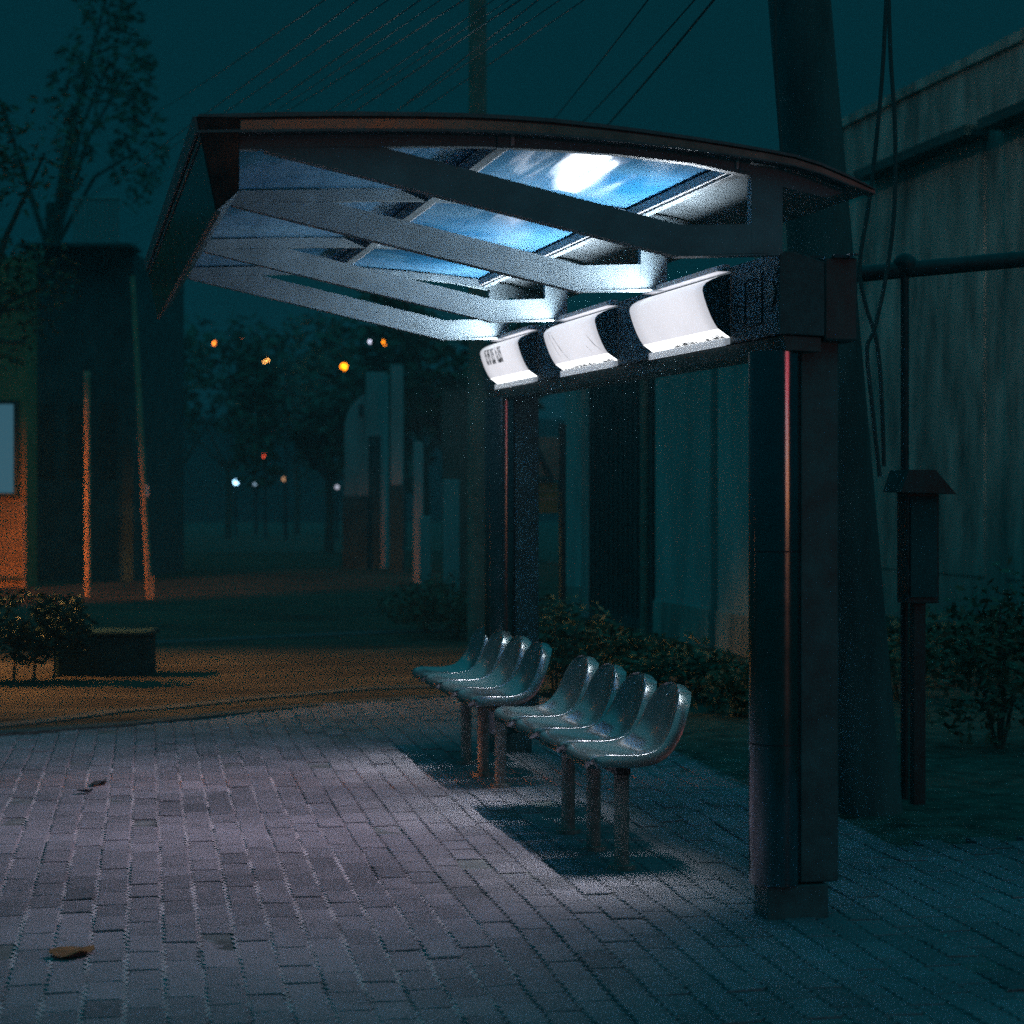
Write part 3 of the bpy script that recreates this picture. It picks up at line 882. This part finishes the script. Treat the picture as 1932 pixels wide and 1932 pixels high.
# boundary wall with piers along the platform's back
def wall_run():
    Xw = 6.5
    def px2Y(px):
        d = FPX*Xw/c_/(px-140); return (d-Xw*s_)/c_
    def py2z(px, py): return 1.5+(942-py)/(px-140)*Xw/c_
    panels = [ # px range, top z, material, label
        (1236,1340, 3.5,'paleplaster', "pale stained wall panel behind the benches, left of the near pillar's neighbour panel"),
        (1354,1500, 3.6,'paleplaster', "pale teal grey wall panel seen against the near pillar's left side"),
        (1066,1096, 3.4,'paleplaster', "narrow pale wall panel just right of the sign behind the far pillar"),
    ]
    for i, (a, b, z, m, lab) in enumerate(panels):
        y1, y0 = px2Y(a), px2Y(b)
        root = empty('wall_panel', (Xw, (y0+y1)/2, 0)); off = -Vector(root.location)
        mb = SB(); mb.box((Xw, y0, -.12), (Xw+.22, y1, z)); mb.build('panel', M[m], root=root, off=off, bevel=.008)
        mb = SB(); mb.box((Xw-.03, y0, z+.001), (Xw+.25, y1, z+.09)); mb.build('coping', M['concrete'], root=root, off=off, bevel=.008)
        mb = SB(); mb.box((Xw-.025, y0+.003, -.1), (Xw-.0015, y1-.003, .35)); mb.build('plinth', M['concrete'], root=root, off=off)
        tag(root, lab, "wall", "pale panels of the boundary wall")
    # dark metal gate sheets between the panels
    for (a, b, lab) in ((1100,1226,"dark sheet metal gate between the narrow and the wide pale wall panels"), (1341,1353,"narrow dark gap post between the two wide pale wall panels")):
        y1, y0 = px2Y(a), px2Y(b)
        root = empty('sheet_gate' if b-a > 50 else 'gap_post', (Xw+.1, (y0+y1)/2, 0)); off = -Vector(root.location)
        mb = SB(); mb.box((Xw+.08, y0, -.1), (Xw+.12, y1, 3.3)); mb.build('leaf' if b-a > 50 else 'post', M['darkwall'], root=root, off=off)
        if b-a > 50:
            mb = SB()
            for k in range(14):
                yy = y0+(y1-y0)*(k+.5)/14; mb.box((Xw+.062, yy-.03, .1), (Xw+.0795, yy+.03, 3.2))
            mb.build('ribs', M['iron'], root=root, off=off)
        tag(root, lab, "gate" if b-a > 50 else "post")
    # thin drain pipe
    Y = px2Y(1228)
    mb = MB(); mb.tube([(0,0,-.1),(0,0,3.4)], .045, 12); mb.tube([(0,0,1.2),(0,0,1.25)], .056, 12)
    o = mb.build('drain_pipe', M['concrete_pole'], smooth=40); o.location = (Xw-.08, Y, 0)
    tag(o, "thin brownish drain pipe at the left end of the wide pale wall panel", "pipe")
wall_run()

# sign board behind the far pillar
d = 19.0
root = empty('sign_board', at_depth(1030, 1150, d)); root.location.z = 0; root.rotation_euler = (0,0,-TH)
off = Vector((0,0,0))
pm = FPX/d
def sx(px): return (px-1030)/pm
def sz(py): return 1.5+(942-py)/pm
mb = MB(); mb.box((sx(1000),-.02,sz(905)),(sx(1056),.02,sz(824))); up = mb.build('upper_face', M['signred'], root, bevel=.004)
mb = MB(); mb.box((sx(1000),-.02,sz(968)),(sx(1053),.02,sz(910))); lo = mb.build('lower_face', M['signochre'], root, bevel=.004)
mb = MB()
mb.tube([(sx(1005),-.035,sz(830)),(sx(1040),-.035,sz(902))], .022, 8); mb.tube([(sx(1003),-.035,sz(904)),(sx(1043),-.035,sz(904))], .022, 8); mb.tube([(sx(1006),-.035,sz(830)),(sx(1003),-.035,sz(904))], .02, 8)
mb.build('triangle_brace', M['iron'], root)
for y in (925, 940): 
    mb = MB(); mb.box((sx(1003),-.023,sz(y+3)),(sx(1050),-.0205,sz(y))); mb.build('stripe', M['signred'], lo)
mb = MB(); mb.tube([(sx(1061),0,-.1),(sx(1061),0,sz(800))], .035, 10); mb.tube([(sx(1061),0,sz(900)),(sx(1000),0,sz(906.5))], .02, 8); mb.build('post', M['iron'], root, smooth=50)
tag(root, "reddish and ochre sign board with a dark triangular brace right of the far pillar", "sign")

# ---------------------------------------------------------------- far pale buildings (centre left)
def facing(name, px0, px1, pyb, pyt, d, m, label, cat, depth=1.0, extra=None, group=None):
    pm = FPX/d; cx = (px0+px1)/2
    root = empty(name, at_depth(cx, 942, d)); root.location.z = 0; root.rotation_euler = (0,0,-TH)
    h0 = -.12 if pyb is None else 1.5+(942-pyb)/pm
    mb = MB(); mb.box(((px0-cx)/pm, 0, h0), ((px1-cx)/pm, depth, 1.5+(942-pyt)/pm)); mb.build('wall', m, root, bevel=.01)
    if extra: extra(root, pm, cx)
    return tag(root, label, cat, group)
def gateh(root, pm, cx):
    X = lambda px: (px-cx)/pm
    Z = lambda py: 1.5+(942-py)/pm
    mb = MB()  # quarter round side wing
    pts = [(X(649), Z(935)), (X(649), Z(800)), (X(656), Z(775)), (X(668), Z(758)), (X(682), Z(745)), (X(690), Z(742)), (X(690), Z(935))]
    mb.prism(pts, .12, .6); mb.build('side_wing', M['paleplaster'], root)
    mb = MB(); mb.box((X(695),-.02,-.1),(X(718),-.001,Z(822))); mb.build('door', M['darkwall'], root)
    mb = MB(); mb.box((X(677),.09,Z(785)),(X(684),.119,Z(762))); mb.build('vent', M['darkwall'], root)
    mb = MB(); mb.box((X(648),-.25,-.1),(X(694),.118,Z(936))); mb.build('step_wall', M['darkwall'], root)
facing('gate_house', 690, 727, None, 702, 46, M['paleplaster'], "pale gatehouse with a curved side wing and a tall dark doorway", "building", 1.2, gateh)
facing('gate_pillar', 737, 759, 915, 688, 44, M['paleplaster'], "tall pale pillar right of the gatehouse", "pillar", .5).location.z = 0
facing('pillar_base', 735, 761, None, 916, 43.9, M['darkwall'], "dark base block under the tall pale pillar right of the gatehouse", "block", .7)
facing('boundary_pillar', 780, 797, None, 834, 38, M['paleplaster'], "short pale boundary pillar with a lit patch, between gatehouse and far pillar", "pillar", .4)
facing('garden_wall', 834, 884, None, 736, 33, mat('dull_wall', (.17,.17,.15), .85, 0, .2, 2, .25, .2, 20), "dull grey brown wall panel left of the slim concrete pole", "wall", .4)
facing('low_wall', 792, 812, None, 975, 28, M['paleplaster'], "small pale wall stub half hidden by bushes left of the far pillar", "wall", .3)
facing('low_wall', 836, 866, None, 905, 27, M['paleplaster'], "rounded pale wall stub left of the far pillar with bushes at its foot", "wall", .3)

# ---------------------------------------------------------------- left side
def leftb(root, pm, cx):
    X = lambda px: (px-cx)/pm; Z = lambda py: 1.5+(942-py)/pm
    mb = MB(); mb.box((X(-80),-.06,Z(937)),(X(36),-.001,Z(756))); f = mb.build('window_frame', M['iron'], root)
    mb = MB(); mb.box((X(-78),-.075,Z(930)),(X(27),-.0605,Z(763))); mb.build('pane', M['pane'], f)
    for y in (580, 642): 
        mb = MB(); mb.box((X(-150),-.05,Z(y+3)),(X(49.5),-.001,Z(y))); mb.build('string_course', M['darkwall'], root)
    mb = MB(); mb.box((X(-160),-.03,Z(1096)),(X(50.5),-.0005,Z(1088))); mb.build('base_course', M['iron'], root)
M['pane'] = emis('dim_lit_glass', (.10,.30,.42), .34)
M['pane'].node_tree.nodes['Principled BSDF'].inputs['Base Color'].default_value = (.01,.02,.03,1); M['pane'].node_tree.nodes['Principled BSDF'].inputs['Specular IOR Level'].default_value = 0
facing('ochre_building', -160, 50, None, 484, 36, M['ochre'], "ochre plastered building with a dim blue lit window at the left edge", "building", .8, leftb)
mb = MB(); mb.tube([(0,0,-.1),(0,0,1.35)], .022, 10); mb.sphere((0,0,1.38), .05)
o = mb.build('bollard', M['concrete_pole'], smooth=50); o.location = at_depth(45.5, 960, 33); o.location.z = 0
tag(o, "short pale post with a round head beside the ochre building", "post")
def darkh(root, pm, cx):
    X = lambda px: (px-cx)/pm; Z = lambda py: 1.5+(942-py)/pm
    mb = MB(); mb.box((X(50.5),-.8,Z(474)),(X(262),.3,Z(468))); mb.build('balcony_slab', M['darkwall'], root)
    for k in range(11):
        x = X(155+k*8); mb = MB(); mb.tube([(x,-.7,Z(468)),(x,-.7,Z(386))], .022, 8); mb.build('baluster', M['rail'], root)
    mb = MB(); mb.tube([(X(150),-.7,Z(385)),(X(240),-.7,Z(385))], .03, 8); mb.build('handrail', M['rail'], root)
    for i in range(3):
        mb = MB(); mb.box((X(70+i*60),-.03,Z(900)),(X(100+i*60),-.001,Z(760))); f = mb.build('window', M['iron'], root)
M['rail'] = mat('pale_rail_paint', (.30,.32,.31), .6)
facing('dark_house', 51, 252, None, 474, 39, M['darkwall'], "dark unlit house with a railed balcony between the ochre building and the street", "house", 6, darkh)
M['post_paint'] = mat('pale_concrete_post', (.55,.42,.28), .8, 0, .2, 5, .3)
a = at_depth(166,1118,32.5); a.z = -.1; b = at_depth(164,700,32.5)
o = pole_thing('gate_post', a, b, .055, .05, M['post_paint'], "straight orange lit concrete post in front of the dark house, left one of the two", "post", 8)
a = at_depth(282,1122,32); a.z = -.1; b = at_depth(250,520,32)
root = empty('street_post', (a.x, a.y, 0)); off = Vector((-a.x,-a.y,0))
mb = SB(); mb.tube([a, a.lerp(b,.5), b], .055, 10, r2=.04); mb.build('shaft', M['post_paint'], root=root, off=off, smooth=50)
mb = SB(); q = at_depth(284,1106,31.9); mb.box((q.x-.05,q.y-.05,-.05),(q.x+.055,q.y+.05,q.z+.15)); mb.build('base_box', M['post_paint'], root=root, off=off)
mb = SB(); q = at_depth(277,930,31.9); mb.box((q.x-.025,q.y-.05,q.z-.06),(q.x+.03,q.y,q.z+.12)); mb.build('highlight', M['white_metal'], root=root, off=off)  # white piece put in for a pale highlight on the shaft
tag(root, "slightly leaning orange lit post with an added pale plate and a square base box", "post")

# ---------------------------------------------------------------- vegetation
def leaf_cloud(n, blobs, size, seed, flat=.5, ground=None):
    rnd = random.Random(seed); mb = MB()
    tot = sum(b[3]*b[4]*b[5] for b in blobs)
    for (cx, cy, cz, rx, ry, rz) in blobs:
        m = max(10, int(n*rx*ry*rz/tot))
        for _ in range(m):
            while True:
                v = Vector((rnd.uniform(-1,1), rnd.uniform(-1,1), rnd.uniform(-1,1)))
                if v.length < 1 and v.length > .35*rnd.random(): break
            p = Vector((cx+v.x*rx, cy+v.y*ry, cz+v.z*rz))
            if noise.noise(p*2.3/max(.5, rx)+Vector((seed,0,0))) < -.12: continue
            if p.z < .0: continue
            s = size*rnd.uniform(.6, 1.5)
            a = Vector((rnd.gauss(0,1), rnd.gauss(0,1), rnd.gauss(0,.6))).normalized()
            b = a.cross(Vector((rnd.gauss(0,1), rnd.gauss(0,1), rnd.gauss(0,1)))).normalized()
            mb.add([p-a*s, p-a*s*.1+b*s*.38, p+a*s, p-a*s*.1-b*s*.38], [(0,1,2,3)])
    return mb
def shrub(px, pyb, d, w_, h_, seed, label, name='shrub', n=1500, ls=.035, m='leaf'):
    p = at_depth(px, 942, d)
    root = empty(name, (p.x, p.y, 0)); rnd = random.Random(seed)
    blobs = [(rnd.uniform(-.5,.5)*w_*.6, rnd.uniform(-.3,.3)*w_*.5, h_*rnd.uniform(.35,.66), w_*rnd.uniform(.22,.34), w_*rnd.uniform(.2,.3), h_*rnd.uniform(.28,.40)) for _ in range(6)]
    blobs.append((0,0,h_*.35,w_*.45,w_*.35,h_*.35))
    leaf_cloud(n, blobs, ls, seed).build('foliage', M[m], root)
    mb = MB()
    for k in range(5):
        a = rnd.uniform(0, 6.28); mb.tube([(0,0,-.1),(math.cos(a)*w_*.1,math.sin(a)*w_*.1,h_*.35),(math.cos(a)*w_*.25,math.sin(a)*w_*.25,h_*.7)], .014, 6, r2=.006)
    mb.build('stem', M['bark'], root)
    return tag(root, label, "shrub")
shr = [
    (1050,0,15.2,.9,.85,11,"leafy shrub just right of the far pillar behind the far bench"),
    (1120,0,16.3,1.1,.80,12,"dark low shrub in front of the dark sheet gate"),
    (1210,0,16.0,1.2,.62,13,"spreading shrub at the foot of the drain pipe"),
    (1300,0,15.4,1.1,.45,14,"low shrub at the foot of the wide pale wall panel"),
    (1385,0,14.4,1.0,.38,15,"low dry leaved shrub left of the near pillar"),
    (805,0,24,1.3,.70,16,"shrub at the foot of the small pale wall stub"),
    (858,0,23,1.2,.55,17,"shrub left of the slim concrete pole at ground level"),
    (1885,0,12.5,1.15,1.25,18,"tall dark bush at the right edge in front of the concrete building"),
    (1700,0,15.5,1.8,.75,19,"dark shrub behind the roofed box on the right"),
    (1800,0,16.8,1.8,.60,20,"low dark shrub between the roofed box and the tall bush"),
]
for i, (px, pb, d, w_, h_, sd, lab) in enumerate(shr):
    shrub(px, pb, d, w_, h_, sd, lab, n=2200 if w_ > 1 else 1500, m='leaf_b' if sd in (13, 15) else 'leaf')
# hedge at the left kerb and low planter block
p = at_depth(30, 942, 17.4)
root = empty('hedge', (p.x, p.y, 0)); root.rotation_euler = (0,0,-TH)
bl = [(-.7+.28*k, 0, .42, .26, .35, .30+.04*(k%2)) for k in range(5)]
leaf_cloud(9000, bl, .030, 31).build('foliage', M['leaf_dark'], root)
mb = MB()
for k in range(7): mb.tube([(-.7+.17*k,.0,-.1),(-.68+.17*k,.02,.4)], .012, 6)
mb.build('stem', M['bark'], root)
tag(root, "dark clipped hedge beside the road at the left edge", "hedge")
p = at_depth(200, 942, 18.2)
mb = MB(); mb.box((-.40,-.2,-.1),(.40,.25,.30)); mb.box((-.43,-.23,.301),(.43,.28,.345))
o = mb.build('planter_block', M['planter'], bevel=.02); o.location = (p.x,p.y,0); o.rotation_euler = (0,0,-TH)
tag(o, "low dark rectangular planter block at the right end of the hedge", "planter")

def tree(px, d, trunk_h, r, crown_z, blobs, seed, label, n=5000, ls=.09, m='leaf'):
    p = at_depth(px, 942, d); root = empty('tree', (p.x, p.y, 0)); rnd = random.Random(seed)
    mb = MB(); mb.tube([(0,0,-.1),(.05,0,trunk_h*.5),(0,.05,trunk_h)], r, 12, r2=r*.6)
    for (bx,by,bz,rx,ry,rz) in blobs[:6]: mb.tube([(0,.05,trunk_h*.85),(bx*.5,by*.5,(trunk_h+bz)*.5),(bx,by,bz)], r*.4, 7, r2=r*.1)
    mb.build('trunk', M['bark'], root, smooth=60)
    leaf_cloud(n, blobs, ls, seed).build('crown', M[m], root)
    return tag(root, label, "tree")
def blobs(seed, w_, z, h_, k=8):
    rnd = random.Random(seed)
    return [(rnd.uniform(-1,1)*w_, rnd.uniform(-1,1)*w_*.6, z+rnd.uniform(-.5,.5)*h_, w_*rnd.uniform(.3,.5), w_*rnd.uniform(.3,.5), h_*rnd.uniform(.2,.34)) for _ in range(k)]
tree(-62, 24, 3.6, .14, 5, blobs(41, 1.3, 4.9, 2.6), 41, "leafy tree with orange lit leaf tips above the ochre building", 4200, .05, 'leaf_b')
tree(95, 52, 9, .2, 12, blobs(42, 2.4, 12.6, 5.6), 42, "tall tree rising over the dark house in the upper left corner", 3600, .12, 'leaf_b')
for i, (px, d, w_, z, h_, sd) in enumerate([(330, 70, 3.2, 4.4, 4.2, 51), (430, 84, 4.2, 5.2, 5.6, 52), (560, 95, 4.6, 6.0, 6.2, 53), (620, 62, 2.2, 4.0, 4.2, 54), (800, 60, 2.6, 5.2, 4.4, 55), (860, 52, 2.0, 5.0, 3.6, 56)]):
    lab = ["dark street tree just right of the leaning orange lit post", "dark street tree behind the small blue white lamp", "big far dark tree in the middle of the street's end",
           "dark tree just left of the gatehouse", "dark tree rising behind the boundary pillar", "dark tree behind the dull wall left of the slim concrete pole"][i]
    tree(px, d, z*.6, .16, z, blobs(sd, w_, z, h_), sd, lab, 2600, .2, 'leaf')
mb = MB()
mb.box((-60, 150, -.2), (60, 154, 7.5))
o = mb.build('distant_building', M['darkwall']); tag(o, "long dark building closing the far end of the street", "building")

# ---------------------------------------------------------------- lamps of the far street
def bokeh(name, px, py, d, r, col, st, label, cat="street lamp", arm=.8, grp=None):
    p = at_depth(px, py, d)
    root = empty(name, (p.x+arm, p.y, 0))
    mb = MB(); mb.tube([(0,0,-.1),(0,0,p.z+.15),(-arm,0,p.z+.15)] if arm else [(0,0,-.1),(0,0,p.z-r)], .06, 8); mb.build('pole', M['iron'], root)
    mb = MB(); mb.sphere((-arm,0,p.z), r, nu=14, nv=10); mb.build('lamp_head', emis(name+'_glow', col, st), root, smooth=60)
    return tag(root, label, cat, grp)
bokeh('street_lamp', 501, 678, 80, .13, (1,.42,.10), 15, "bright yellow street lamp, the lowest left of the far orange lamps")
bokeh('street_lamp', 649, 692, 75, .125, (1,.25,.004), 7, "bright orange street lamp just above the gatehouse's left side")
bokeh('street_lamp', 721, 648, 72, .125, (1,.25,.004), 7, "bright orange street lamp just left of the shelter's lowest arm")
bokeh('street_lamp', 405, 648, 110, .10, (1,.22,.02), 8, "small orange street lamp, farthest left of the far lamps")
bokeh('street_lamp', 453, 636, 100, .14, (1,.20,.06), 6.0, "dim red orange street lamp up between the two left lamps")
bokeh('street_lamp', 701, 644, 90, .13, (.75,.78,1), 3.0, "faint white street lamp just left of the bright orange one")
bokeh('signal_lamp', 501, 860, 85, .12, (1,.10,.04), 5, "dim red signal lamp low above the street's end", "signal", 0)
bokeh('garden_lamp', 445, 910, 90, .11, (.35,.68,1), 7, "small blue white lamp low at the street's end", "lamp", 0)
bokeh('garden_lamp', 482, 912, 92, .09, (.5,.75,1), 1.2, "faint white lamp just right of the blue white one", "lamp", 0)
bokeh('garden_lamp', 537, 904, 95, .10, (1,.5,.25), 1.0, "faint orange lamp low in the middle of the street's end", "lamp", 0)

bokeh('garden_lamp', 636, 919, 80, .08, (.7,.7,.85), .9, "faint white lamp just left of the gatehouse wing", "lamp", 0)

# ---------------------------------------------------------------- overhead cables
rnd = random.Random(77)
cw = [((1010,-30),(430,345)), ((960,-30),(400,330)), ((1085,-30),(470,372)), ((905,-30),(440,250)), ((860,-30),(330,312)), ((1130,-30),(620,300)), ((700,-30),(200,330)), ((640,-30),(300,190)), ((990,-30),(520,262)), ((1040,-30),(560,330)), ((760,-30),(260,300)), ((820,-30),(380,262)),
      ((1235,-30),(1010,240)), ((1360,-30),(1110,250)), ((1325,-30),(1060,245))]
for i, (a, b) in enumerate(cw):
    da, db = (11, 26) if i < 12 else (11, 19)
    pa = at_depth(a[0]+(a[0]-b[0])*.5, a[1]+(a[1]-b[1])*.5, da*.75); pb = at_depth(*b, db)
    pe = pb + (pb-pa)*1.2
    mid = [pa.lerp(pe, t)+Vector((0,0,-.5*4*t*(1-t)*.25)) for t in (0,.2,.4,.6,.8,1)]
    cable('overhead_cable', mid, .004+.003*rnd.random(), "thin overhead cable slanting down to the left across the night sky" if i < 12 else "thin overhead cable dropping steeply behind the roof's middle", M['cable_pale'] if i < 12 else M['cable'],
          "cables slanting across the upper left sky" if i < 12 else "cables above the middle of the roof", 4)

# ---------------------------------------------------------------- lamps outside the frame that light the place, some of them added
def street_light(x, y, h, aim, col, power, size, label, blend=.5, rad=.25, head=8):
    root = empty('street_lamp', (x, y, 0))
    mb = MB(); mb.tube([(0,0,-.1),(0,0,h+.1)], .09, 12, r2=.05); mb.build('pole', M['concrete_pole'], root, smooth=50)
    mb = MB(); mb.box((-.14,-.30,h+.02),(.14,.30,h+.14)); hd = mb.build('lamp_head', M['iron'], root, bevel=.02)
    mb = MB(); mb.box((-.11,-.26,h+.005),(.11,.26,h+.0195)); mb.build('glass', emis('sodium_glass', col, head), hd)
    l = bpy.data.lights.new('sodium_light', 'SPOT'); l.energy = power; l.color = col; l.spot_size = R(size); l.spot_blend = blend; l.shadow_soft_size = rad
    lo = bpy.data.objects.new('sodium_light', l); COL.objects.link(lo); lo.parent = root; lo.location = (0,0,h-.05)
    dv = Vector(aim)-Vector((x,y,h-.05)); lo.rotation_euler = dv.to_track_quat('-Z','Y').to_euler()
    return tag(root, label, "street lamp")
street_light(-5.6, 20.0, 5.0, (-.4, 18.2, 0), (1,.42,.11), 5200, 58, "orange street lamp standing left of the hedge outside the picture", .9)
street_light(-8, 25.5, 4.6, (-.3, 34.6, 0.1), (1,.21,.025), 7500, 33, "orange street lamp lighting the ochre building's foot", .9)
street_light(3.6, -12.5, 6.5, (.85, 6.85, 2.78), (1,.30,.08), 100, 4.5, "orange street lamp behind the viewer", 1.0, .30, 25)
street_light(6.2, 3.2, 8.0, (10.35, 24.5, 4.4), (1,.66,.50), 2600, 26, "added unseen warm lamp right of the viewer that brightens the concrete building", 1.0, .2)  # added lamp, brightens the wall of the concrete building
street_light(-7.0, 12.4, .95, (2.1, 10.80, -.08), (1,.30,.08), 2800, 6.2, "low orange lamp added across the road to light the bench legs", .9, .12)  # added low lamp, grazes the bench legs with orange
# shop signs and signal behind the viewer on the right: the streaks in the round pillars
def sign_glow(x, y, z, sz_, col, st, name, label):
    root = empty(name, (x, y, 0)); root.rotation_euler = (0,0,math.atan2(x-2.5, 7-y))
    mb = MB(); mb.tube([(0,0,-.1),(0,0,z-sz_[1]-.03)], .05, 10); mb.build('post', M['iron'], root)
    mb = MB(); mb.box((-sz_[0]-.03,-.05,z-sz_[1]-.03),(sz_[0]+.03,.05,z+sz_[1]+.03)); b = mb.build('case', M['iron'], root, bevel=.01)
    mb = MB(); mb.box((-sz_[0],.051,z-sz_[1]),(sz_[0],.056,z+sz_[1])); mb.build('lit_face', emis(name+'_glow', col, st), b)
    return tag(root, label, "sign")
sign_glow(13.8, -9.4, 3.25, (3.0,.26), (1,.07,.12), 4.2, 'red_sign', "red lit sign on a post behind the viewer on the right")
sign_glow(13.3, -9.9, 2.42, (2.4,.08), (.95,.90,.95), 4.5, 'white_sign', "white lit sign on a post behind the viewer on the right")
sign_glow(13.9, -8.9, 1.72, (2.8,.16), (1,.32,.12), 4.8, 'orange_sign', "orange lit sign on a post behind the viewer on the right")

# ---------------------------------------------------------------- thin teal haze, added to lift the dark tones
mb = MB(); mb.box((-112,-42,-1.3),(112,172,16))
m = bpy.data.materials.new('haze'); m.use_nodes = True
t = m.node_tree; t.nodes.clear()
o_ = t.nodes.new("ShaderNodeOutputMaterial"); v = t.nodes.new("ShaderNodeVolumePrincipled")
v.inputs["Color"].default_value = (.42,.86,.95,1); v.inputs["Density"].default_value = .0018; v.inputs["Anisotropy"].default_value = .1
t.links.new(v.outputs[0], o_.inputs["Volume"])
tag(mb.build('haze', m), kind='stuff')
